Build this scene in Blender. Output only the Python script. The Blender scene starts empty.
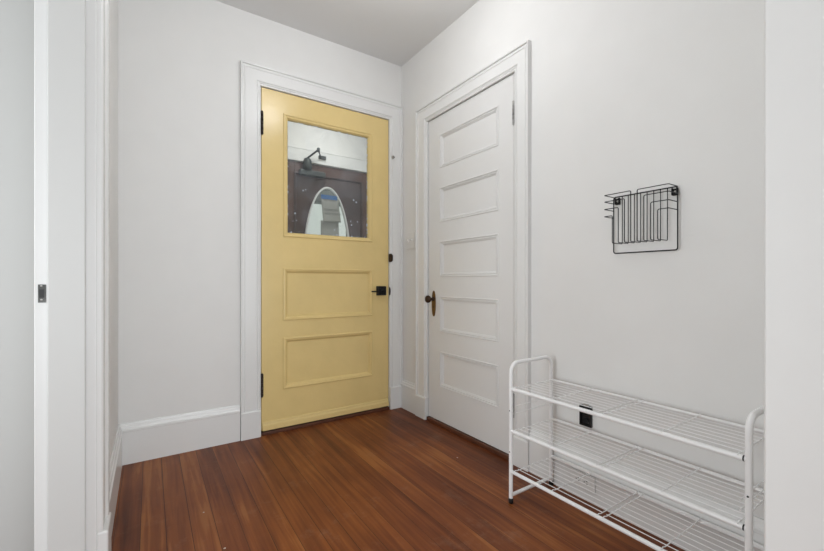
import bpy, bmesh, math, random
from mathutils import Vector, Matrix
random.seed(7)
S = bpy.context.scene
COL = S.collection
R = math.radians

# ------------------------------------------------------------------ camera
YAW = 33.66
cam_d = bpy.data.cameras.new('camera')
cam = bpy.data.objects.new('camera', cam_d); COL.objects.link(cam)
cam.location = (0, 0, .96); cam.rotation_euler = (R(90), 0, R(-YAW))
cam_d.sensor_width = 36; cam_d.lens = 393.5/824*36; cam_d.shift_y = 5.5/824
cam_d.clip_start = .02
S.camera = cam

# ------------------------------------------------------------------ world, lamps, exposure
W = bpy.data.worlds.new('world'); S.world = W; W.use_nodes = True
bg = W.node_tree.nodes['Background']
bg.inputs['Color'].default_value = (.94, .975, 1.0, 1); bg.inputs['Strength'].default_value = .55
def area(name, loc, rot, size, power, color=(1, 1, 1), shape='DISK', size_y=None):
    l = bpy.data.lights.new(name, 'AREA'); l.shape = shape; l.size = size
    if size_y: l.size_y = size_y
    l.energy = power; l.color = color
    o = bpy.data.objects.new(name, l); COL.objects.link(o)
    o.location = loc; o.rotation_euler = [R(a) for a in rot]
    return o
pl_ = bpy.data.lights.new('hall_ceiling_lamp', 'POINT'); pl_.energy = 5.4; pl_.shadow_soft_size = .02; pl_.color = (.98, .985, 1)
po_ = bpy.data.objects.new('hall_ceiling_lamp', pl_); COL.objects.link(po_); po_.location = (.88, 1.47, 2.44)
area('side_room_fill', (-1.5, 1.0, 1.2), (0, -90, 0), 1.9, 7.4, (.91, .965, 1), 'RECTANGLE', .9).data.spread = R(115)  # unseen area light, added to brighten the right wall through the doorway
area('next_room_fill', (.4, -2.0, .95), (88, 0, -4), 2.2, 16, (.91, .965, 1), 'RECTANGLE', 1.7).data.spread = R(110)  # unseen area light, added behind the camera as frontal fill
area('vestibule_fill', (1.3, 3.05, 2.55), (0, 0, 0), .3, 3, (1, .98, .96))  # added light without a fixture, brightens the white wall behind the glass
S.view_settings.view_transform = 'Standard'; S.view_settings.look = 'None'
S.view_settings.gamma = 1; S.view_settings.use_curve_mapping = False
S.view_settings.exposure = .74

# ------------------------------------------------------------------ materials
def mat(name, col, rough=.5, metal=0, spec=.5, bump=0, bscale=40, vary=0, coat=0):
    m = bpy.data.materials.new(name); m.use_nodes = True
    nt = m.node_tree; b = nt.nodes['Principled BSDF']
    b.inputs['Base Color'].default_value = (*col, 1)
    b.inputs['Roughness'].default_value = rough; b.inputs['Metallic'].default_value = metal
    b.inputs['Specular IOR Level'].default_value = spec
    if coat: b.inputs['Coat Weight'].default_value = coat
    tc = nt.nodes.new('ShaderNodeTexCoord')
    if vary:
        n = nt.nodes.new('ShaderNodeTexNoise'); n.inputs['Scale'].default_value = 6; n.inputs['Detail'].default_value = 5
        nt.links.new(tc.outputs['Object'], n.inputs['Vector'])
        r = nt.nodes.new('ShaderNodeValToRGB')
        r.color_ramp.elements[0].position = .3; r.color_ramp.elements[1].position = .7
        r.color_ramp.elements[0].color = (*[c*(1-vary) for c in col], 1)
        r.color_ramp.elements[1].color = (*[min(1, c*(1+vary)) for c in col], 1)
        nt.links.new(n.outputs['Fac'], r.inputs['Fac']); nt.links.new(r.outputs['Color'], b.inputs['Base Color'])
    if bump:
        n = nt.nodes.new('ShaderNodeTexNoise'); n.inputs['Scale'].default_value = bscale; n.inputs['Detail'].default_value = 4
        nt.links.new(tc.outputs['Object'], n.inputs['Vector'])
        bp = nt.nodes.new('ShaderNodeBump'); bp.inputs['Strength'].default_value = bump; bp.inputs['Distance'].default_value = .004
        nt.links.new(n.outputs['Fac'], bp.inputs['Height']); nt.links.new(bp.outputs['Normal'], b.inputs['Normal'])
    return m

M_wall = mat('wall_paint', (.80, .795, .78), .55, spec=.35, bump=.12, bscale=9, vary=.012)
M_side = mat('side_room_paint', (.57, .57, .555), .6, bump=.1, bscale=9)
M_ceil = mat('ceiling_paint', (.79, .79, .785), .8, spec=.2, bump=.1, bscale=14)
M_trim = mat('trim_gloss_paint', (.80, .80, .79), .27, spec=.5, bump=.10, bscale=22)
M_white_door = mat('door_white_paint', (.765, .76, .75), .38, spec=.45, bump=.08, bscale=20)
M_yellow = mat('door_yellow_paint', (.785, .60, .262), .27, spec=.5, bump=.30, bscale=16, vary=.03)
M_black = mat('black_metal', (.006, .006, .007), .45, spec=.25)
M_blackplastic = mat('black_plastic', (.006, .006, .006), .35)
M_bronze = mat('aged_bronze', (.045, .026, .014), .38, metal=.7, vary=.5)
M_brass = mat('aged_brass', (.17, .10, .035), .42, metal=.75, vary=.35)
M_dark = mat('dark_hinge_metal', (.035, .025, .018), .45, metal=.5, vary=.4)
M_worn = mat('worn_hinge_paint', (.46, .45, .44), .5, vary=.6)
M_steel = mat('steel', (.45, .44, .42), .3, metal=.9, vary=.2)
M_strike = mat('dull_strike_metal', (.11, .11, .105), .4, metal=.8, vary=.6)
M_rack = mat('rack_white_coating', (.92, .92, .92), .28, spec=.5)
M_plate = mat('switch_plate_plastic', (.78, .775, .76), .35)
M_brown = mat('brown_door_wood', (.060, .036, .034), .35, vary=.3)
M_brown2 = mat('brown_door_stile_wood', (.095, .048, .038), .35, vary=.3)
M_paper = mat('note_paper', (.33, .33, .30), .8, vary=.04)
M_tape = mat('blue_tape', (.02, .12, .33), .6)
M_ink = mat('ink', (.05, .05, .05), .7)
M_closer = mat('closer_metal', (.06, .072, .072), .45, metal=.3, vary=.3)
M_porch = mat('porch_white', (.85, .85, .80), .7)
M_grey_siding = mat('grey_siding', (.16, .17, .15), .8, vary=.2)
M_stop = mat('door_stop_dimmed', (.66, .66, .645), .4)  # darkened in its colour to look less lit than the strip beside it
M_thresh = mat('threshold_wood', (.105, .036, .018), .4, vary=.3)

def floor_material():
    m = bpy.data.materials.new('floor_boards'); m.use_nodes = True
    nt = m.node_tree; N = nt.nodes; L = nt.links; b = N['Principled BSDF']
    def nd(t, **k):
        n = N.new(t)
        for a, v in k.items(): setattr(n, a, v)
        return n
    def math_(op, a, bb=None, c=None):
        n = nd('ShaderNodeMath', operation=op)
        for i, v in enumerate((a, bb, c)):
            if v is None: continue
            if isinstance(v, (int, float)): n.inputs[i].default_value = v
            else: L.new(v, n.inputs[i])
        return n.outputs[0]
    tc = nd('ShaderNodeTexCoord'); sp = nd('ShaderNodeSeparateXYZ'); L.new(tc.outputs['Object'], sp.inputs[0])
    x, y = sp.outputs[0], sp.outputs[1]
    xs = math_('DIVIDE', math_('SUBTRACT', x, -.0305), .082)
    idx = math_('FLOOR', xs); fr = math_('FRACT', xs)
    wn = nd('ShaderNodeTexWhiteNoise', noise_dimensions='1D'); L.new(idx, wn.inputs['W'])
    ys = math_('ADD', math_('DIVIDE', y, 80), math_('MULTIPLY', wn.outputs['Value'], 7.3))
    yi = math_('FLOOR', ys); yf = math_('FRACT', ys)
    wn2 = nd('ShaderNodeTexWhiteNoise', noise_dimensions='2D')
    cb = nd('ShaderNodeCombineXYZ'); L.new(idx, cb.inputs[0]); L.new(yi, cb.inputs[1]); L.new(cb.outputs[0], wn2.inputs['Vector'])
    rnd = wn2.outputs['Value']
    # grain stretched along the boards, shifted per board
    gv = nd('ShaderNodeCombineXYZ')
    L.new(math_('MULTIPLY', x, 42), gv.inputs[0]); L.new(math_('MULTIPLY', y, 1.6), gv.inputs[1]); L.new(math_('MULTIPLY', rnd, 37), gv.inputs[2])
    gn = nd('ShaderNodeTexNoise'); gn.inputs['Scale'].default_value = 1.0; gn.inputs['Detail'].default_value = 6; gn.inputs['Distortion'].default_value = .6
    L.new(gv.outputs[0], gn.inputs['Vector'])
    gv2 = nd('ShaderNodeCombineXYZ')
    L.new(math_('MULTIPLY', x, 9), gv2.inputs[0]); L.new(math_('MULTIPLY', y, 1.3), gv2.inputs[1]); L.new(math_('MULTIPLY', rnd, 11), gv2.inputs[2])
    gn2 = nd('ShaderNodeTexNoise'); gn2.inputs['Scale'].default_value = 1.0; gn2.inputs['Detail'].default_value = 3
    L.new(gv2.outputs[0], gn2.inputs['Vector'])
    gv3 = nd('ShaderNodeTexNoise'); gv3.inputs['Scale'].default_value = 1.6; gv3.inputs['Detail'].default_value = 4
    L.new(tc.outputs['Object'], gv3.inputs['Vector'])
    f = math_('ADD', math_('ADD', math_('MULTIPLY', rnd, .24), math_('MULTIPLY', gn.outputs['Fac'], .95)),
              math_('ADD', math_('MULTIPLY', gn2.outputs['Fac'], .62), math_('SUBTRACT', math_('MULTIPLY', gv3.outputs['Fac'], .75), .505)))
    r = nd('ShaderNodeValToRGB'); cr = r.color_ramp
    cr.elements[0].position = .40; cr.elements[0].color = (.082, .0215, .0080, 1)
    cr.elements[1].position = 1.12; cr.elements[1].color = (.33, .118, .034, 1)
    e = cr.elements.new(.68); e.color = (.172, .048, .0155, 1)
    e = cr.elements.new(.90); e.color = (.25, .077, .021, 1)
    L.new(f, r.inputs['Fac'])
    # pale scuffs
    sc = nd('ShaderNodeTexNoise'); sc.inputs['Scale'].default_value = 5; sc.inputs['Detail'].default_value = 9; sc.inputs['Roughness'].default_value = .75
    L.new(tc.outputs['Object'], sc.inputs['Vector'])
    scr = nd('ShaderNodeMapRange'); scr.inputs[1].default_value = .55; scr.inputs[2].default_value = .74; scr.inputs[4].default_value = .30
    L.new(sc.outputs['Fac'], scr.inputs[0])
    mx = nd('ShaderNodeMix', data_type='RGBA'); L.new(scr.outputs[0], mx.inputs[0]); L.new(r.outputs['Color'], mx.inputs[6])
    mx.inputs[7].default_value = (.38, .24, .16, 1)
    # tiny pale paint flecks
    vo = nd('ShaderNodeTexVoronoi'); vo.inputs['Scale'].default_value = 6; L.new(tc.outputs['Object'], vo.inputs['Vector'])
    fl = math_('LESS_THAN', vo.outputs['Distance'], .026)
    mx1 = nd('ShaderNodeMix', data_type='RGBA'); L.new(fl, mx1.inputs[0]); L.new(mx.outputs[2], mx1.inputs[6]); mx1.inputs[7].default_value = (.6, .55, .48, 1)
    # seams
    d = math_('MINIMUM', fr, math_('SUBTRACT', 1, fr))
    seam = math_('LESS_THAN', d, .016)
    seam2 = math_('LESS_THAN', math_('MINIMUM', yf, math_('SUBTRACT', 1, yf)), .00002)
    sm = math_('MAXIMUM', seam, seam2)
    sstr = math_('MULTIPLY', sm, math_('ADD', .35, math_('MULTIPLY', rnd, .6)))
    mx2 = nd('ShaderNodeMix', data_type='RGBA'); L.new(sstr, mx2.inputs[0]); L.new(mx1.outputs[2], mx2.inputs[6])
    mx2.inputs[7].default_value = (.022, .008, .005, 1)
    L.new(mx2.outputs[2], b.inputs['Base Color'])
    rr = nd('ShaderNodeMapRange'); rr.inputs[3].default_value = .33; rr.inputs[4].default_value = .52
    L.new(sc.outputs['Fac'], rr.inputs[0]); L.new(rr.outputs[0], b.inputs['Roughness'])
    b.inputs['Specular IOR Level'].default_value = .22
    bp = nd('ShaderNodeBump'); bp.inputs['Strength'].default_value = .25; bp.inputs['Distance'].default_value = .002
    L.new(math_('SUBTRACT', math_('MULTIPLY', gn.outputs['Fac'], .3), sm), bp.inputs['Height'])
    L.new(bp.outputs['Normal'], b.inputs['Normal'])
    return m
M_floor = floor_material()

def glass_material(specks=True):
    m = bpy.data.materials.new('pane_glass'); m.use_nodes = True
    nt = m.node_tree; N = nt.nodes; L = nt.links
    for n in list(N):
        if n.type == 'BSDF_PRINCIPLED': N.remove(n)
    out = [n for n in N if n.type == 'OUTPUT_MATERIAL'][0]
    tr = N.new('ShaderNodeBsdfTransparent'); tr.inputs[0].default_value = (.95, .97, .96, 1)
    gl = N.new('ShaderNodeBsdfGlossy'); gl.inputs['Roughness'].default_value = .02
    fr = N.new('ShaderNodeFresnel'); fr.inputs[0].default_value = 1.45
    mx = N.new('ShaderNodeMixShader'); L.new(fr.outputs[0], mx.inputs[0]); L.new(tr.outputs[0], mx.inputs[1]); L.new(gl.outputs[0], mx.inputs[2])
    last = mx
    if specks:
        tc = N.new('ShaderNodeTexCoord')
        sp = N.new('ShaderNodeSeparateXYZ'); L.new(tc.outputs['Generated'], sp.inputs[0])
        def M(op, a, b):
            n = N.new('ShaderNodeMath'); n.operation = op
            for i, v in enumerate((a, b)):
                if isinstance(v, (int, float)): n.inputs[i].default_value = v
                else: L.new(v, n.inputs[i])
            return n.outputs[0]
        ex = M('MINIMUM', sp.outputs[0], M('SUBTRACT', 1, sp.outputs[0]))
        ez = M('MINIMUM', M('ADD', sp.outputs[2], 0), M('SUBTRACT', 1, sp.outputs[2]))
        e = M('MINIMUM', ex, ez)
        n1 = N.new('ShaderNodeTexNoise'); n1.inputs['Scale'].default_value = 55; n1.inputs['Detail'].default_value = 3
        L.new(tc.outputs['Object'], n1.inputs['Vector'])
        # dried paint smears in the outer few centimetres
        edge = M('LESS_THAN', e, M('MULTIPLY', M('SUBTRACT', n1.outputs['Fac'], .42), .12))
        vo = N.new('ShaderNodeTexVoronoi'); vo.inputs['Scale'].default_value = 34; L.new(tc.outputs['Object'], vo.inputs['Vector'])
        lowz = M('LESS_THAN', sp.outputs[2], .42)
        dots = M('MULTIPLY', M('LESS_THAN', vo.outputs['Distance'], .2), lowz)
        n3 = N.new('ShaderNodeTexNoise'); n3.inputs['Scale'].default_value = 9; L.new(tc.outputs['Object'], n3.inputs['Vector'])
        dots = M('MULTIPLY', dots, M('GREATER_THAN', n3.outputs['Fac'], .60))
        # bluish reflected haze, painted over the pane as soft smears
        n2 = N.new('ShaderNodeTexNoise'); n2.inputs['Scale'].default_value = 5; n2.inputs['Detail'].default_value = 7; n2.inputs['Distortion'].default_value = 1.2
        L.new(tc.outputs['Object'], n2.inputs['Vector'])
        mr = N.new('ShaderNodeMapRange'); mr.inputs[1].default_value = .42; mr.inputs[2].default_value = .75; mr.inputs[3].default_value = .015; mr.inputs[4].default_value = .09
        L.new(n2.outputs['Fac'], mr.inputs[0])
        fac = M('MINIMUM', M('ADD', M('MULTIPLY', M('MAXIMUM', edge, dots), .75), mr.outputs[0]), .85)
        df = N.new('ShaderNodeBsdfDiffuse'); df.inputs[0].default_value = (.62, .68, .78, 1)
        m2 = N.new('ShaderNodeMixShader'); L.new(fac, m2.inputs[0]); L.new(mx.outputs[0], m2.inputs[1]); L.new(df.outputs[0], m2.inputs[2])
        last = m2
    L.new(last.outputs[0], out.inputs['Surface'])
    return m
M_glass = glass_material(True); M_clear = glass_material(False)

# ------------------------------------------------------------------ mesh helpers
class MB:
    def __init__(s): s.v = []; s.f = []; s.sm = []
    def add(s, vs, fs, smooth=False):
        o = len(s.v); s.v += [tuple(v) for v in vs]
        for f in fs: s.f.append([i+o for i in f]); s.sm.append(smooth)
        return s
    def box(s, x0, x1, y0, y1, z0, z1):
        vs = [(x, y, z) for x in (x0, x1) for y in (y0, y1) for z in (z0, z1)]
        return s.add(vs, [(0, 1, 3, 2), (4, 6, 7, 5), (0, 4, 5, 1), (2, 3, 7, 6), (0, 2, 6, 4), (1, 5, 7, 3)])
    def tube(s, pts, r, seg=10, closed=False, cap=True):
        pts = [Vector(p) for p in pts]; n = len(pts); rings = []
        up = None
        for i, p in enumerate(pts):
            a = pts[(i-1) % n] if (i or closed) else p
            b = pts[(i+1) % n] if (i < n-1 or closed) else p
            t = (b-a).normalized()
            if up is None:
                up = t.orthogonal().normalized()
            up = (up - t*up.dot(t)).normalized()
            w = t.cross(up)
            rings.append([p + (up*math.cos(2*math.pi*k/seg) + w*math.sin(2*math.pi*k/seg))*r for k in range(seg)])
        vs = [q for ring in rings for q in ring]; fs = []
        m = n if closed else n-1
        off = 0
        if closed:   # match last ring to first (twist)
            best = min(range(seg), key=lambda k: (rings[-1][0]-rings[0][k]).length); off = best
        for i in range(m):
            j = (i+1) % n; o = off if (closed and i == m-1) else 0
            for k in range(seg):
                fs.append((i*seg+k, i*seg+(k+1) % seg, j*seg+(k+1+o) % seg, j*seg+(k+o) % seg))
        s.add(vs, fs, True)
        if cap and not closed:
            s.add(rings[0], [tuple(reversed(range(seg)))]); s.add(rings[-1], [tuple(range(seg))])
        return s
    def lathe(s, base, axis, prof, seg=24):
        base = Vector(base); ax = Vector(axis).normalized(); u = ax.orthogonal().normalized(); w = ax.cross(u)
        vs = []; fs = []
        for (h, r) in prof:
            for k in range(seg):
                a = 2*math.pi*k/seg; vs.append(base + ax*h + (u*math.cos(a)+w*math.sin(a))*max(r, 1e-5))
        for i in range(len(prof)-1):
            for k in range(seg):
                fs.append((i*seg+k, i*seg+(k+1) % seg, (i+1)*seg+(k+1) % seg, (i+1)*seg+k))
        fs.append(tuple(range(seg))); fs.append(tuple((len(prof)-1)*seg+k for k in range(seg)))
        return s.add(vs, fs, True)
    def prism(s, loop, fn, d0, d1):
        n = len(loop)
        vs = [fn(a, b, d0) for a, b in loop] + [fn(a, b, d1) for a, b in loop]
        fs = [tuple(range(n)), tuple(range(n, 2*n))] + [(i, (i+1) % n, n+(i+1) % n, n+i) for i in range(n)]
        return s.add(vs, fs)
    def sweep(s, path, offs, prof, fn, closed):
        """prof: closed loop of (u,d); path corner i displaced by u*offs[i]; fn(s,z,d) -> world"""
        n = len(path); k = len(prof); vs = []; fs = []
        for (a, z), (oa, oz) in zip(path, offs):
            for (u, d) in prof: vs.append(fn(a+oa*u, z+oz*u, d))
        for i in range(n if closed else n-1):
            j = (i+1) % n
            for q in range(k): fs.append((i*k+q, i*k+(q+1) % k, j*k+(q+1) % k, j*k+q))
        if not closed:
            fs.append(tuple(range(k))); fs.append(tuple((n-1)*k+q for q in range(k)))
        return s.add(vs, fs)
    def build(s, name, m, parent=None, bevel=0, segs=2):
        me = bpy.data.meshes.new(name); me.from_pydata(s.v, [], s.f)
        me.polygons.foreach_set('use_smooth', s.sm)
        bm = bmesh.new(); bm.from_mesh(me); bmesh.ops.recalc_face_normals(bm, faces=bm.faces); bm.to_mesh(me); bm.free()
        me.materials.append(m)
        o = bpy.data.objects.new(name, me); COL.objects.link(o)
        if bevel:
            b = o.modifiers.new('bevel', 'BEVEL'); b.width = bevel; b.segments = segs; b.limit_method = 'ANGLE'; b.angle_limit = R(40)
        if parent is not None: adopt(o, parent)
        return o
def adopt(o, parent):
    o.parent = parent
    w = Matrix.Identity(4); p = parent
    chain = []
    while p is not None: chain.append(p); p = p.parent
    for p in reversed(chain):
        w = w @ (p.matrix_parent_inverse if p.parent else Matrix.Identity(4)) @ Matrix.Translation(p.location)
    o.matrix_parent_inverse = w.inverted()
def empty(name, loc):
    o = bpy.data.objects.new(name, None); COL.objects.link(o); o.location = loc; o.empty_display_size = .1
    return o
def tag(o, label=None, cat=None, group=None, kind=None):
    if label: o['label'] = label
    if cat: o['category'] = cat
    if group: o['group'] = group
    if kind: o['kind'] = kind
    return o
def arc_path(pts, r, n=6, closed=False):
    pts = [Vector(p) for p in pts]; out = []; N = len(pts)
    for i, p in enumerate(pts):
        if not closed and i in (0, N-1): out.append(p); continue
        a = (pts[(i-1) % N]-p); b = (pts[(i+1) % N]-p); an, bn = a.normalized(), b.normalized()
        ang = an.angle(bn); d = min(r/math.tan(ang/2), a.length*.49, b.length*.49)
        p0, p1 = p+an*d, p+bn*d
        for k in range(n+1):
            t = k/n; out.append(p0*(1-t)**2 + p*2*t*(1-t) + p1*t*t)
    return out
def text(name, body, size, fn, m, parent, width=None):
    cu = bpy.data.curves.new(name, 'FONT'); cu.body = body; cu.size = size; cu.align_x = 'LEFT'
    o = bpy.data.objects.new(name, cu); COL.objects.link(o)
    me = bpy.data.meshes.new_from_object(o.evaluated_get(bpy.context.evaluated_depsgraph_get()))
    bpy.data.objects.remove(o)
    for v in me.vertices: v.co = fn(v.co.x, v.co.y)
    me.materials.clear(); me.materials.append(m)
    q = bpy.data.objects.new(name, me); COL.objects.link(q); adopt(q, parent); return q

# ------------------------------------------------------------------ room measures (metres)
XL, XR, YB, H = -.137, 1.604, 2.556, 2.603
YO = 3.55                       # outer door plane beyond the vestibule
fB = lambda s, z, d: (s, YB-d, z)        # on the back wall, d out of the wall
fR = lambda s, z, d: (XR-d, s, z)        # on the right wall
fL = lambda s, z, d: (XL+d, s, z)        # on the left wall
fO = lambda s, z, d: (s, YO-d, z)        # on the outer door plane
DX0, DX1, DZ0, DZ1 = .578, 1.490, .026, 2.167     # yellow door
EY0, EY1, EZ0, EZ1 = 1.438, 2.209, .028, 2.062    # white door
JY = 1.53                                         # doorway in the left wall, far jamb

st = lambda o: tag(o, kind='structure')
# floor and ceilings
m = MB().box(-1.6, 1.75, -2.2, YB+.13, -.05, 0); st(m.build('floor', M_floor))
m = MB().box(-1.6, 1.75, -2.2, YB+.13, H, H+.08); st(m.build('ceiling', M_ceil))
m = MB().box(-.2, 2.3, YB+.13, 3.8, -.05, 0); st(m.build('floor_vestibule', M_grey_siding))
m = MB().box(-.2, 2.3, YB+.13, 3.8, 2.75, 2.8); st(m.build('ceiling_vestibule', M_wall))
# back wall round the yellow door
g = .004
m = MB()
m.box(XL-.15, DX0-.004, YB, YB+.13, 0, H); m.box(DX1+.004, XR+.12, YB, YB+.13, 0, H); m.box(DX0-.004, DX1+.004, YB, YB+.13, DZ1+g, H)
st(m.build('wall_back', M_wall))
# right wall round the white door
m = MB()
m.box(XR, XR+.12, EY1+g, YB, 0, H); m.box(XR, XR+.12, .09, EY0-g, 0, H); m.box(XR, XR+.12, EY0-g, EY1+g, EZ1+g, H)
m.box(XR+.07, XR+.12, EY0-g, EY1+g, 0, EZ1+g)
st(m.build('wall_right', M_wall))
# left wall with the open doorway
m = MB()
m.box(-.275, XL, JY+.02, YB, 0, H); m.box(-.275, XL, -.5, .45, 0, H); m.box(-.275, XL, .45, JY+.02, 2.08, H)
st(m.build('wall_left', M_wall))
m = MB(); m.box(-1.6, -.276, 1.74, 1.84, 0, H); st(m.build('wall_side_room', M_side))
m = MB(); m.box(-1.7, -1.6, -2.2, 2.05, 0, H); st(m.build('wall_far_left', M_wall))
# front wall return beside the opening the photo is taken from
m = MB(); m.box(.9, XR+.12, .09, .234, 0, H); st(m.build('wall_front', M_wall, bevel=.003))
# vestibule walls
m = MB(); m.box(.3, .4, YB+.13, YO, 0, 2.75); m.box(.2, .3, YB+.13, 3.8, 0, 2.75); st(m.build('wall_vestibule_left', M_wall))
m = MB(); m.box(2.2, 2.3, YB+.13, 3.8, 0, 2.75); st(m.build('wall_vestibule_right', M_wall))
OX0, OX1, OZ1 = .975, 1.885, 2.045
m = MB(); m.box(.4, OX0-.004, YO, YO+.12, 0, 2.75); m.box(OX1+.004, 2.2, YO, YO+.12, 0, 2.75); m.box(OX0-.004, OX1+.004, YO, YO+.12, OZ1+.004, 2.75)
st(m.build('wall_outer', M_wall))

# ------------------------------------------------------------------ baseboards
base_prof = [(0, 0), (.017, 0), (.017, .168), (.019, .170), (.019, .180), (.014, .186), (.012, .196), (.008, .202), (.006, .212), (0, .212)]
def baseboard(name, fn, s0, s1):
    m = MB(); k = len(base_prof)
    vs = [fn(s0, z, d) for d, z in base_prof] + [fn(s1, z, d) for d, z in base_prof]
    fs = [tuple(range(k)), tuple(range(k, 2*k))] + [(i, (i+1) % k, k+(i+1) % k, k+i) for i in range(k)]
    m.add(vs, fs); return st(m.build(name, M_trim))
baseboard('baseboard_back', fB, XL, DX0-.127)
baseboard('baseboard_left', fL, 1.652, YB)
baseboard('baseboard_right', fR, EY1+.124, YB)
bb_r = baseboard('baseboard_right_front', fR, .234, EY0-.118)

# ------------------------------------------------------------------ casings
def casing(name, fn, s0, s1, ztop, w0, w1, wt, plinth, clip_right=False):
    """mitred casing; w0/w1/wt widths of the two legs and the head"""
    def prof(w):
        return [(0, 0), (0, .0085), (.003, .011), (.006, .011), (.007, .0085), (.011, .0085), (.0125, .012), (.016, .0135), (.0175, .0105), (.021, .0105), (.023, .0155), (.027, .0165),
                (w-.028, .0165), (w-.0265, .0195), (w-.021, .0195), (w-.0195, .0165), (w-.011, .0165), (w-.009, .025), (w-.002, .026), (w, .024), (w, 0)]
    m = MB(); k = len(prof(w0)); vs = []; fs = []
    P = [(s0, plinth, -1, 0, w0, w0), (s0, ztop, -1, 1, w0, wt), (s1, ztop, 1, 1, w1, wt), (s1, plinth, 1, 0, w1, w1)]
    for (a, z, oa, oz, ws, wz) in P:
        for (us, d), (uz, _) in zip(prof(ws), prof(wz)): vs.append(fn(a+oa*us, z+oz*uz, d))
    for i in range(3):
        for q in range(k): fs.append((i*k+q, i*k+(q+1) % k, (i+1)*k+(q+1) % k, (i+1)*k+q))
    fs.append(tuple(range(k))); fs.append(tuple(3*k+q for q in range(k)))
    m.add(vs, fs)
    o = st(m.build(name, M_trim))
    for (a, w, sg) in ((s0, w0, -1), (s1, w1, 1)):
        p = MB()
        lo, hi = sorted((a, a+sg*w))
        loop = [(0, 0), (.026, 0), (.026, plinth-.006), (.020, plinth), (0, plinth)]
        p.add([fn(lo, z, d) for d, z in loop]+[fn(hi, z, d) for d, z in loop],
              [tuple(range(5)), tuple(range(5, 10))]+[(i, (i+1) % 5, 5+(i+1) % 5, 5+i) for i in range(5)])
        p.build('plinth_block', M_trim, o, bevel=.0015)
    return o
cas1 = casing('trim_1', fB, DX0-.009, DX1+.003, DZ1+.003, .115, .109, .117, .166)
cas2 = casing('trim_2', fR, EY0-.016, EY1+.002, EZ1+.002, .100, .120, .110, .152)

# thresholds
m = MB(); m.box(DX0, DX1, YB-.018, YB+.10, 0, .020); st(m.build('trim_3', M_thresh, bevel=.004))
m = MB(); m.box(XR-.014, XR+.07, EY0, EY1, 0, .024); st(m.build('trim_4', M_thresh, bevel=.004))

# hardware that sits on the casing of the yellow door
k = MB()
k.prism([(1.487, 1.102), (1.502, 1.102), (1.513, 1.114), (1.513, 1.152), (1.502, 1.164), (1.487, 1.164)], fB, .006, .030)
tag(k.build('lock_keeper', M_bronze, cas1, bevel=.004), 'dark bronze latch keeper')
k = MB()
k.prism([(1.4915, .852), (1.497, .860), (1.4995, .882), (1.497, .906), (1.4915, .914)], fB, .004, .018)
tag(k.build('strike_lip', M_black, cas1, bevel=.002), 'black strike lip')
k = MB(); k.box(1.506, 1.524, YB-.032, YB-.017, 1.878, 1.897)
h = tag(k.build('chain_catch', M_steel, cas1, bevel=.002), 'small steel door chain catch')
k = MB(); k.tube(arc_path([(1.510, YB-.032, 1.892), (1.510, YB-.040, 1.892), (1.520, YB-.040, 1.882), (1.520, YB-.032, 1.882)], .003), .0018, 8); k.build('catch_loop', M_dark, h)

# ------------------------------------------------------------------ doorway in the left wall (casing, jamb, stop, strike plate)
cas3 = MB()
def leg_profile(m, fn, s_in, w, z0, z1, sg=1):
    pr = [(0, 0), (0, .012), (.004, .017), (.012, .017), (.016, .013), (.020, .013), (.023, .0165), (w-.044, .0165), (w-.040, .020), (w-.035, .0165), (w-.030, .0165),
          (w-.026, .023), (w-.018, .025), (w-.004, .025), (w, .022), (w, 0)]
    n = len(pr)
    m.add([fn(s_in+sg*u, z0, d) for u, d in pr]+[fn(s_in+sg*u, z1, d) for u, d in pr],
          [tuple(range(n)), tuple(range(n, 2*n))]+[(i, (i+1) % n, n+(i+1) % n, n+i) for i in range(n)])
leg_profile(cas3, fL, JY+.004, .118, .19, 2.17)
leg_profile(cas3, fL, .45, .116, .19, 2.17, -1)
leg_profile(cas3, lambda s, z, d: (XL+d, z, s), 2.055, .115, .334, 1.652)
c3 = st(cas3.build('trim_5', M_trim))
m = MB(); m.box(XL, XL+.030, JY+.002, JY+.126, 0, .19); m.build('plinth_block', M_trim, c3, bevel=.006)
m = MB(); m.box(-.275, XL+.002, JY, JY+.02, 0, 2.08); m.box(-.275, XL+.002, .45, .47, 0, 2.08); m.box(-.275, XL+.002, .47, JY, 2.06, 2.08)
jam = st(m.build('trim_6', M_trim, bevel=.002))
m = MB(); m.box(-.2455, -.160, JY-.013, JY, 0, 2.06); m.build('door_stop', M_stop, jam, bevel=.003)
m = MB(); m.box(-.2665, -.2495, JY-.0022, JY+.001, .898, .950)
sp = tag(m.build('strike_plate', M_strike, jam, bevel=.0006), 'dark worn metal strike plate')
m = MB(); m.box(-.264, -.253, JY-.0032, JY-.002, .912, .936); m.build('latch_hole', M_blackplastic, sp)
for z in (.906, .946):
    m = MB(); m.lathe((-.259, JY-.0021, z), (0, -1, 0), [(0, .0028), (.0012, .0026), (.0016, .0012)], 12); m.build('screw', M_steel, sp)

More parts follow.
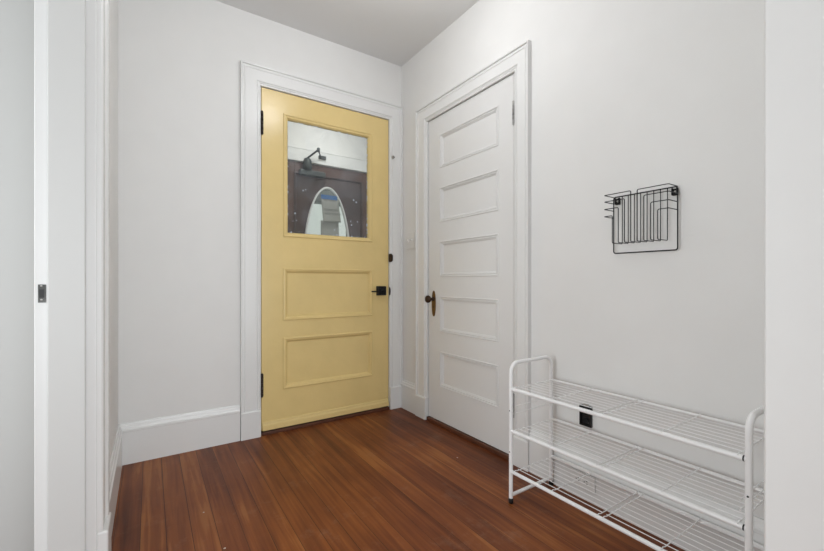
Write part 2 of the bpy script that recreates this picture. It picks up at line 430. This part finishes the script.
# ------------------------------------------------------------------ door leaf builder
def leaf(name, fn, s0, s1, z0, z1, openings, m_, parent, th=.042, recess=.012, solid=True):
    """openings: list of (z_lo, z_hi) between stile lines a,b given per opening"""
    m = MB()
    a = openings[0][0]; b = openings[0][1]
    def bx(sa, sb, za, zb, d0, d1):
        c = [fn(s, z, d) for s in (sa, sb) for z in (za, zb) for d in (d0, d1)]
        m.add(c, [(0, 1, 3, 2), (4, 6, 7, 5), (0, 4, 5, 1), (2, 3, 7, 6), (0, 2, 6, 4), (1, 5, 7, 3)])
    bx(s0, a, z0, z1, -th, 0); bx(b, s1, z0, z1, -th, 0)
    zs = [z0] + [z for o in sorted(openings, key=lambda o: o[2]) for z in (o[2], o[3])] + [z1]
    for i in range(0, len(zs), 2): bx(a, b, zs[i], zs[i+1], -th, 0)
    for o in openings:
        if o[4]: bx(a, b, o[2], o[3], -th+.01, -recess)
    return m.build(name, m_, parent)
def rect_sweep(fn, a, b, z0, z1, prof):
    """moulding round a rectangle, u runs inwards"""
    return MB().sweep([(a, z0), (a, z1), (b, z1), (b, z0)], [(1, 1), (1, -1), (-1, -1), (-1, 1)], prof, fn, True)

# ---- yellow entrance door
door1 = tag(empty('door_1', (DX0, YB, DZ0)), 'yellow entrance door with a square window over two panels', kind='structure')
fD = lambda s, z, d: (s, YB+.002-d, z)
pa, pb = .713, 1.352
op = [(pa, pb, .270, .593, 1), (pa, pb, .710, 1.040, 1), (pa, pb, 1.245, 2.034, 0)]
lf = leaf('leaf', fD, DX0, DX1, DZ0, DZ1-.001, op, M_yellow, door1)
mprof = [(-.004, 0), (-.004, .004), (.000, .007), (.006, .0075), (.010, .003), (.014, .003), (.018, .000), (.024, -.008), (.028, -.012), (.028, -.016), (-.002, -.016)]
for (a, b, z0, z1, s_) in op[:2]:
    rect_sweep(fD, a, b, z0, z1, mprof).build('panel_moulding', M_yellow, door1)
gprof = [(-.003, 0), (-.003, .004), (.001, .0075), (.007, .0075), (.010, .003), (.014, .002), (.020, .001), (.024, -.006), (.0275, -.010), (.0275, -.030), (-.001, -.030)]
rect_sweep(fD, pa+.002, pb-.001, 1.246, 2.033, gprof).build('glazing_bead', M_yellow, door1)
m = MB(); m.box(pa+.02, pb-.02, YB+.020, YB+.024, 1.262, 2.018); tag(m.build('glass_pane', M_glass, door1), 'window glass with paint specks round its edge')
m = MB().sweep([(DX0+.004, .0), (DX1-.004, 0)], [(0, 1), (0, 1)], [(.028, 0), (.028, .016), (.058, .014), (.066, .008), (.076, .006), (.080, 0)], fD, False)
m.build('weather_strip', M_yellow, door1)
def hinge(name, fn, s, zc, h, r, m_, parent, flip=1, lab=None):
    m = MB()
    n = 5; seg = h/n
    for i in range(n):
        za = zc-h/2+i*seg
        m.lathe(fn(s, za+.0008, r+.001), (0, 0, 1), [(0, r), (seg-.0016, r)], 14)
    m.lathe(fn(s, zc-h/2, r+.001), (0, 0, 1), [(0, r*.55), (h, r*.55)], 10)
    for z, sg in ((zc+h/2, 1), (zc-h/2, -1)):
        m.lathe(fn(s, z, r+.001), (0, 0, sg), [(0, r*.9), (.002, r*1.15), (.005, r*.9), (.008, r*.3)], 12)
    o = m.build(name, m_, parent)
    c = [fn(a, z, d) for a in (s-.004, s+.010*flip) for z in (zc-h/2, zc+h/2) for d in (.0005, .003)]
    q = MB().add(c, [(0, 1, 3, 2), (4, 6, 7, 5), (0, 4, 5, 1), (2, 3, 7, 6), (0, 2, 6, 4), (1, 5, 7, 3)])
    q.build('hinge_leaf', m_, o)
    if lab: tag(o, lab)
    return o
hinge('hinge', fD, DX0+.001, 1.944, .135, .0065, M_dark, door1, 1, 'dark bronze hinge')
hinge('hinge', fD, DX0+.001, .311, .135, .0065, M_dark, door1, 1, 'dark bronze hinge')
# lock: square rose with a short thumb lever
m = MB(); m.box(1.386, 1.454, YB-.012, YB+.002, .854, .922)
lk = tag(m.build('door_lock', M_black, door1, bevel=.002), 'black square lock')
m = MB(); m.box(1.387, 1.453, YB-.034, YB-.012, .855, .921); m.build('lock_body', M_black, lk, bevel=.003)
m = MB(); m.lathe((1.415, YB-.034, .886), (0, -1, 0), [(0, .012), (.014, .012), (.016, .010)], 18)
m.box(1.325, 1.422, YB-.050, YB-.041, .879, .889); m.build('lever', M_black, lk, bevel=.002)

# ---- white closet door, five panels
door2 = tag(empty('door_2', (XR, EY0, EZ0)), 'white panelled door with five wide flat panels and an oval knob plate', kind='structure')
fE = lambda s, z, d: (XR+.004-d, s, z)
tops = [1.934, 1.581, 1.223, .8576, .491]; bots = [1.712, 1.352, .988, .6215, .255]
ya, yb = 1.550, 2.078
ope = [(ya, yb, b, t, 1) for t, b in zip(tops, bots)]
leaf('leaf', fE, EY0+.002, EY1-.002, EZ0, EZ1-.001, ope, M_white_door, door2, recess=.0098)
eprof = [(-.001, 0), (0, .0030), (.003, .0042), (.0065, .0032), (.0078, -.0025), (.0125, -.0025), (.0138, .0004), (.0172, .0004), (.0186, -.0055), (.0236, -.0058), (.0252, -.0094), (.028, -.0098), (.028, -.013), (-.001, -.013)]
for (a, b, z0, z1, s_) in ope:
    rect_sweep(fE, a, b, z0, z1, eprof).build('panel_moulding', M_white_door, door2)
hinge('hinge', fE, EY0-.001, 1.850, .115, .0062, M_worn, door2, -1, 'paint-worn hinge')
hinge('hinge', fE, EY0-.001, .300, .115, .0062, M_worn, door2, -1, 'paint-worn hinge')
loop = []
for i in range(28):
    a = 2*math.pi*i/28
    loop.append((2.145+.0225*math.copysign(abs(math.sin(a))**.9, math.sin(a)), .807+.088*math.cos(a)*(1-.0*abs(math.sin(a)))))
m = MB().prism(loop, fE, 0, .0045)
pl = tag(m.build('knob_plate', M_brass, door2, bevel=.0018), 'aged brass oval knob plate')
m = MB(); m.lathe(fE(2.145, .838, .004), (-1, 0, 0), [(0, .014), (.006, .0135), (.009, .009), (.026, .0085), (.031, .013), (.036, .0215), (.043, .0255), (.051, .0255), (.058, .021), (.062, .012), (.063, .002)], 26)
tag(m.build('door_knob', M_bronze, door2), 'dark bronze round knob')
m = MB().prism([(2.145+.0035*math.sin(a), .789+.0035*math.cos(a)) for a in [i*math.pi/6 for i in range(12)]] , fE, .004, .0055); m.prism([(2.143, .790), (2.147, .790), (2.148, .776), (2.142, .776)], fE, .004, .0055)
m.build('keyhole', M_blackplastic, pl)

# ------------------------------------------------------------------ outer brown door in the vestibule
door3 = tag(empty('door_3', (OX0, YO, .02)), 'dark brown outer door with an oval window, seen through the yellow door glass', kind='structure')
fP = lambda s, z, d: (s, YO+.01-d, z)
cx, cz, ra, rb = 1.408, 1.145, .226, .70
def ellipse(k=1, n=64, da=0): return [(cx+(ra+da)*math.sin(2*math.pi*i/n), cz+(rb+da)*math.cos(2*math.pi*i/n)) for i in range(n)]
pr = MB(); n = 64
# field of the leaf with the oval hole: ring between a rectangle and the ellipse, front, back and rim
x0, x1, z0, z1 = OX0+.115, OX1-.115, .10, OZ1-.095
def rect_pt(i):
    a = 2*math.pi*i/n; dx, dz = math.sin(a), math.cos(a)*(rb/ra)
    hx = (x1-x0)/2
    t = []
    if dx > 1e-9: t.append((x1-cx)/dx)
    if dx < -1e-9: t.append((x0-cx)/dx)
    if dz > 1e-9: t.append((z1-cz)/dz)
    if dz < -1e-9: t.append((z0-cz)/dz)
    q = min(t); return (cx+dx*q, cz+dz*q)
E_ = ellipse(); Q = [rect_pt(i) for i in range(n)]
for c in ((x0, z0), (x0, z1), (x1, z0), (x1, z1)):
    j = min(range(n), key=lambda i: (Q[i][0]-c[0])**2+(Q[i][1]-c[1])**2); Q[j] = c
vs = [fP(a, z, -.008) for a, z in E_]+[fP(a, z, -.008) for a, z in Q]+[fP(a, z, -.034) for a, z in E_]+[fP(a, z, -.034) for a, z in Q]
fs = []
for i in range(n):
    j = (i+1) % n
    fs += [(i, j, n+j, n+i), (2*n+i, 3*n+i, 3*n+j, 2*n+j), (i, 2*n+i, 2*n+j, j), (n+i, n+j, 3*n+j, 3*n+i)]
pr.add(vs, fs); pr.build('leaf_field', M_brown, door3)
m = MB()
for b in ((OX0, x0, .02, OZ1), (x1, OX1, .02, OZ1), (x0, x1, .02, z0), (x0, x1, z1, OZ1)): m.box(b[0], b[1], YO+.01, YO+.054, b[2], b[3])
tag(m.build('leaf_frame', M_brown2, door3, bevel=.003), 'reddish brown outer stiles and rails')
rect_sweep(fP, x0, x1, z0, z1, [(-.006, 0), (-.004, .008), (.004, .010), (.012, .004), (.018, -.008), (.018, -.014), (-.006, -.004)]).build('frame_moulding', M_brown, door3)
m = MB(); k_ = 8; vs = []; fs = []
prof = [(-.004, -.012), (-.004, .004), (.004, .010), (.012, .008), (.016, .000), (.016, -.012)]
for i in range(n):
    a = 2*math.pi*i/n
    for u, d in prof: vs.append(fP(cx+(ra+.006-u)*math.sin(a), cz+(rb+.006-u)*math.cos(a), d))
kk = len(prof)
for i in range(n):
    for q in range(kk): fs.append((i*kk+q, i*kk+(q+1) % kk, ((i+1) % n)*kk+(q+1) % kk, ((i+1) % n)*kk+q))
m.add(vs, fs); tag(m.build('oval_glazing_ring', M_trim, door3), 'pale rim round the oval glass')
m = MB().prism(ellipse(n=64, da=.001), fP, -.024, -.020); m.build('oval_glass', M_clear, door3)
# white head and side casing of the outer door
m = MB(); m.box(OX0-.10, OX1+.10, YO-.016, YO, OZ1+.006, OZ1+.115); m.box(OX0-.10, OX0-.006, YO-.016, YO, 0, OZ1+.006); m.box(OX1+.006, OX1+.10, YO-.016, YO, 0, OZ1+.006)
m.box(OX0-.11, OX1+.11, YO-.0185, YO, OZ1+.115, OZ1+.128)
st(m.build('trim_7', M_trim, bevel=.002))
# door closer on the brown door
cl = tag(empty('door_closer', (1.24, YO+.01, 1.97)), 'grey hydraulic door closer with a bent arm above the brown outer door', 'door closer')
m = MB(); m.box(1.125, 1.37, YO-.042, YO+.0095, 1.925, 1.975); m.build('closer_body', M_closer, cl, bevel=.010, segs=3)
m = MB(); m.lathe((1.200, YO-.020, 1.975), (0, 0, 1), [(0, .040), (.045, .042), (.080, .040), (.105, .028), (.112, .012)], 20); m.build('spindle_cap', M_closer, cl)
m = MB(); m.tube([(1.200, YO-.020, 2.085), (1.272, YO-.11, 2.150)], .009, 10); m.lathe((1.272, YO-.11, 2.132), (0, 0, 1), [(0, .014), (.034, .014)], 12); m.build('main_arm', M_closer, cl)
m = MB(); m.tube([(1.272, YO-.11, 2.137), (1.335, YO-.018, 2.112)], .006, 10); m.build('link_arm', M_closer, cl)
m = MB(); m.box(1.305, 1.375, YO-.034, YO-.0165, 2.095, 2.128); m.build('arm_shoe', M_closer, cl, bevel=.003)

# taped notes on the oval glass
fN = lambda s, z, d: (s, YO+.010-d, z)
def paper(name, pts, d0, label):
    """a slightly bowed sheet: pts = four corners tl, tr, br, bl in (s,z)"""
    nx, nz = 10, 12; m = MB(); vs = []; fs = []
    tl, tr, br, bl = [Vector(p) for p in pts]
    def at(u, v): 
        p = (tl*(1-u)+tr*u)*(1-v)+(bl*(1-u)+br*u)*v
        return p, d0 + .006*v*v + .002*math.sin(u*math.pi)
    for t in (0, .0006):
        for j in range(nz+1):
            for i in range(nx+1):
                p, d = at(i/nx, j/nz); vs.append(fN(p.x, p.y, d+t))
    o = (nx+1)*(nz+1)
    for j in range(nz):
        for i in range(nx):
            a = j*(nx+1)+i; fs.append((a, a+1, a+nx+2, a+nx+1)); fs.append((o+a, o+a+nx+1, o+a+nx+2, o+a+1))
    rim = [i for i in range(nx)] + [nx+j*(nx+1) for j in range(nz)] + [nz*(nx+1)+i for i in range(nx, 0, -1)] + [j*(nx+1) for j in range(nz, 0, -1)]
    for q in range(len(rim)): a, b = rim[q], rim[(q+1) % len(rim)]; fs.append((a, b, o+b, o+a))
    m.add(vs, fs, True); ob = m.build(name, M_paper); tag(ob, label, 'note'); return ob, at
n1, at1 = paper('paper_note', [(1.337, 1.755), (1.512, 1.755), (1.538, 1.525), (1.360, 1.515)], .004, 'grey paper note reading WET PAINT, taped to the oval glass with blue tape')
n2, at2 = paper('paper_note', [(1.345, 1.535), (1.525, 1.535), (1.530, 1.32), (1.343, 1.32)], -.0175, 'lower grey paper note, tucked below the WET PAINT note on the oval glass')
def on(at, w, h, u0, v0, size_off):
    def f(x, y):
        p, d = at(u0+x/w, v0-y/h); return fN(p.x, p.y, d+.0014)
    return f
text('lettering', 'WET PAINT', .024, on(at1, .177, .235, .13, .155, 0), M_ink, n1)
text('lettering', 'PLEASE DO', .027, on(at1, .177, .235, .14, .54, 0), M_ink, n1)
text('lettering', 'NOT TOUCH', .027, on(at1, .177, .235, .14, .70, 0), M_ink, n1)
m = MB(); m.add([fN(a, z, d) for d in (.0075, .0085) for a, z in ((1.338, 1.735), (1.500, 1.735), (1.500, 1.775), (1.338, 1.775))],
    [(0, 1, 2, 3), (4, 7, 6, 5), (0, 1, 5, 4), (1, 2, 6, 5), (2, 3, 7, 6), (3, 0, 4, 7)])
tag(m.build('masking_tape', M_tape), 'strip of blue masking tape along the top of the paper note', 'tape')

# outside, beyond the oval glass
m = MB(); m.box(-1, 6, 3.8, 9.5, -.12, -.06); st(m.build('floor_porch', M_porch))
m = MB(); m.box(.2, 5.5, 8.2, 8.35, -.06, 2.62); st(m.build('wall_porch', M_porch))
m = MB(); m.box(-1, 7, 9.0, 9.1, -.06, 4.6)
for i in range(15): m.box(-1, 7, 8.975, 9.0, 2.4+i*.15, 2.4+i*.15+.135)
st(m.build('wall_across_street', M_grey_siding))
m = MB(); m.box(2.53, 2.58, 5.6, 5.65, -.06, 2.55); st(m.build('trim_8', M_grey_siding))

# ------------------------------------------------------------------ light switch
sw = tag(empty('light_switch', (XR, 2.425, 1.20)), 'white two-gang light switch plate on the wall between the two doors', 'light switch')
m = MB(); c = [fR(a, z, d) for a in (2.366, 2.482) for z in (1.198, 1.318) for d in (0, .007)]
m.add(c, [(0, 1, 3, 2), (4, 6, 7, 5), (0, 4, 5, 1), (2, 3, 7, 6), (0, 2, 6, 4), (1, 5, 7, 3)]); m.build('plate', M_plate, sw, bevel=.002)
for y in (2.400, 2.448):
    m = MB(); c = [fR(a, z, d) for a in (y-.006, y+.006) for z in (1.246, 1.270) for d in (.006, .0095)]
    m.add(c, [(0, 1, 3, 2), (4, 6, 7, 5), (0, 4, 5, 1), (2, 3, 7, 6), (0, 2, 6, 4), (1, 5, 7, 3)])
    m.add([fR(y-.004, 1.252, .009), fR(y+.004, 1.252, .009), fR(y+.004, 1.266, .009), fR(y-.004, 1.266, .009), fR(y-.004, 1.262, .020), fR(y+.004, 1.262, .020), fR(y+.004, 1.269, .020), fR(y-.004, 1.269, .020)],
          [(0, 1, 2, 3), (4, 7, 6, 5), (0, 1, 5, 4), (1, 2, 6, 5), (2, 3, 7, 6), (3, 0, 4, 7)])
    m.build('toggle', M_plate, sw)
    for z in (1.228, 1.288):
        m = MB(); m.lathe(fR(y, z, .0065), (-1, 0, 0), [(0, .003), (.0012, .0026), (.0014, .001)], 10); m.build('screw', M_plate, sw)

# white outlet in the baseboard behind the rack
fBB = lambda s, z, d: (XR-.017-d, s, z)
wo = tag(empty('wall_outlet', (XR-.017, 1.02, .045)), 'white electrical outlet set sideways in the baseboard behind the rack', 'outlet')
def bx(fn, a0, a1, z0, z1, d0, d1):
    return [fn(a, z, d) for a in (a0, a1) for z in (z0, z1) for d in (d0, d1)], [(0, 1, 3, 2), (4, 6, 7, 5), (0, 4, 5, 1), (2, 3, 7, 6), (0, 2, 6, 4), (1, 5, 7, 3)]
m = MB().add(*bx(fBB, .965, 1.078,   .048, .120, 0, .009)); m.build('plate', M_plate, wo, bevel=.002)
for y in (1.002, 1.041):
    m = MB().prism([(y+.016*math.cos(a), .084+.0135*math.sin(a)) for a in [i*math.pi/9 for i in range(18)]], fBB, .008, .0105)
    so = m.build('socket', M_plate, wo)
    m = MB()
    for dz in (-.006, .006): m.add(*bx(fBB, y-.006, y+.003, .084+dz-.0012, .084+dz+.0012, .0104, .0110))
    m.prism([(y+.010+.0024*math.cos(a), .084+.0024*math.sin(a)) for a in [i*math.pi/5 for i in range(10)]], fBB, .0104, .0110)
    m.build('slot', M_blackplastic, so)
# black outlet higher on the wall
bo = tag(empty('wall_outlet', (XR, 1.018, .325)), 'small black outlet box on the white wall, seen through the rack', 'outlet')
m = MB().add(*bx(fR, .990, 1.046, .322, .412, 0, .004)); m.build('plate', M_blackplastic, bo, bevel=.001)
m = MB()
for b in ((.990, .995, .322, .412), (1.041, 1.046, .322, .412), (.995, 1.041, .322, .327), (.995, 1.041, .407, .412)): m.add(*bx(fR, b[0], b[1], b[2], b[3], .004, .012))
m.build('box_rim', M_blackplastic, bo)
for z in (.345, .385):
    m = MB().prism([(1.018+.014*math.cos(a), z+.014*math.sin(a)) for a in [i*math.pi/8 for i in range(16)]], fR, .004, .008); m.build('socket', M_black, bo)
m = MB().add(*bx(fR, 1.008, 1.026, .4125, .4185, 0, .010)); tag(m.build('mounting_ear', M_steel, bo), 'pale metal mounting ear')

# ------------------------------------------------------------------ black wire organizer on the right wall
og = tag(empty('wire_organizer', (XR, .778, 1.07)), 'black wire organizer with nested bent wires hung on the right wall', 'wire organizer')
dF = .014; y0, y1, zb, zt = .6525, .8885, 1.073, 1.303
m = MB(); m.tube(arc_path([fR(y0, zb, dF), fR(y1, zb, dF), fR(y1, zt, dF), fR(y0, zt, dF)], .010, 6, True), .0024, 8, closed=True)
m.build('outer_frame', M_black, og)
TIP = .084
lv = [1.303, 1.277, 1.247, 1.218]
back_y = [(.6862+.02386*i) for i in range(8)]
zbot = 1.110
for i, by in enumerate(back_y):
    right = i < 4
    lev = lv[3-i] if right else lv[i-4]
    ys = y0 if right else y1
    off = dF if lev < zt-.001 else dF
    # each wire: down the wall from the top bar, out at the foot, up the front, across, and back to the side of the frame
    pts = [fR(by, zt, dF), fR(by, zbot, dF), fR(by+.002, zbot, TIP), fR(by+.002, lev, TIP), fR(ys, lev, TIP), fR(ys, lev, dF)]
    P = arc_path(pts, .006, 5)
    m = MB(); m.tube(P, .0017, 8); m.build('bent_wire', M_black, og)
for y in (y0+.012, y1-.012):
    m = MB().add(*bx(fR, y-.009, y+.009, zt-.030, zt-.004, 0.0005, .003))
    br = m.build('bracket', M_black, og, bevel=.001)
    m = MB(); m.tube(arc_path([fR(y-.008, zt-.003, .010), fR(y-.008, zt-.028, .010), fR(y+.008, zt-.028, .010), fR(y+.008, zt-.003, .010)], .003, 4), .0028, 8); m.build('clip', M_black, br)
    m = MB(); m.lathe(fR(y, zt-.016, .003), (-1, 0, 0), [(0, .0045), (.004, .0042), (.005, .002)], 12); m.build('screw', M_steel, br)

# ------------------------------------------------------------------ white wire shoe rack
XF, XBK, YA, YC = 1.300, 1.572, 1.180, .367
rk = tag(empty('shoe_rack', ((XF+XBK)/2, (YA+YC)/2, 0)), 'white metal three-tier wire shoe rack standing against the right wall', 'shoe rack')
RZ = [.494, .312, .137]; pr_ = .0085
for ye in (YA, YC):
    m = MB(); m.tube(arc_path([(XF, ye, .016), (XF, ye, .605), (XBK, ye, .605), (XBK, ye, .016)], .048, 8), pr_, 14)
    m.tube([(XF+.004, ye, .034), (XBK-.004, ye, .034)], .0075, 12)
    ef = m.build('end_frame', M_rack, rk)
    for x in (XF, XBK):
        m = MB(); m.lathe((x, ye, 0), (0, 0, 1), [(0, .0095), (.002, .0105), (.020, .0105), (.022, .009)], 16); tag(m.build('foot_cap', M_blackplastic, ef), 'black rubber foot cap')
    sgn = -1 if ye == YA else 1
    m = MB()
    for z in ((.425, .395) if ye == YA else (.375, .348)):
        m.tube([(XF+.01, ye+.022*sgn, z), (XBK-.004, ye+.022*sgn, z)], .0016, 8)
    m.build('side_wires', M_rack, ef)
    for z in (.400, .222):
        m = MB(); m.lathe((XF-.0078, ye, z), (-1, 0, 0), [(0, .0028), (.0016, .0024)], 10); m.build('rivet', M_blackplastic, ef)
for z in RZ:
    for x, nm in ((XF, 'front_rail'), (XBK, 'rear_rail')):
        m = MB(); m.tube([(x, YA-.004, z), (x, YC+.004, z)], .0075, 14); o = m.build(nm, M_rack, rk)
        m = MB(); m.lathe((x, YC+.012, z), (0, -1, 0), [(0, .0079), (.0035, .0079)], 14); tag(m.build('rail_collar', M_blackplastic, o), 'thin black collar at the end of the rail')
    ym = (YA+YC)/2
    for (a, b) in ((YA-.020, ym+.010), (ym-.010, YC+.022)):
        m = MB(); mid = (a+b)/2
        for y in (a, mid, b):
            m.tube(arc_path([(XF-.006, y, z+.0062), (XF+.006, y, z+.0095), (XF+.020, y, z+.0055), (XBK-.018, y, z+.0055), (XBK-.006, y, z+.0095), (XBK+.006, y, z+.0062)], .004, 3), .0018, 8)
        nw = 8
        for i in range(nw):
            x = XF+.026+(XBK-XF-.052)*i/(nw-1)
            m.tube([(x, a+.003, z+.0085), (x, b-.003, z+.0085)], .0015, 6)
        m.build('wire_shelf', M_rack, rk)
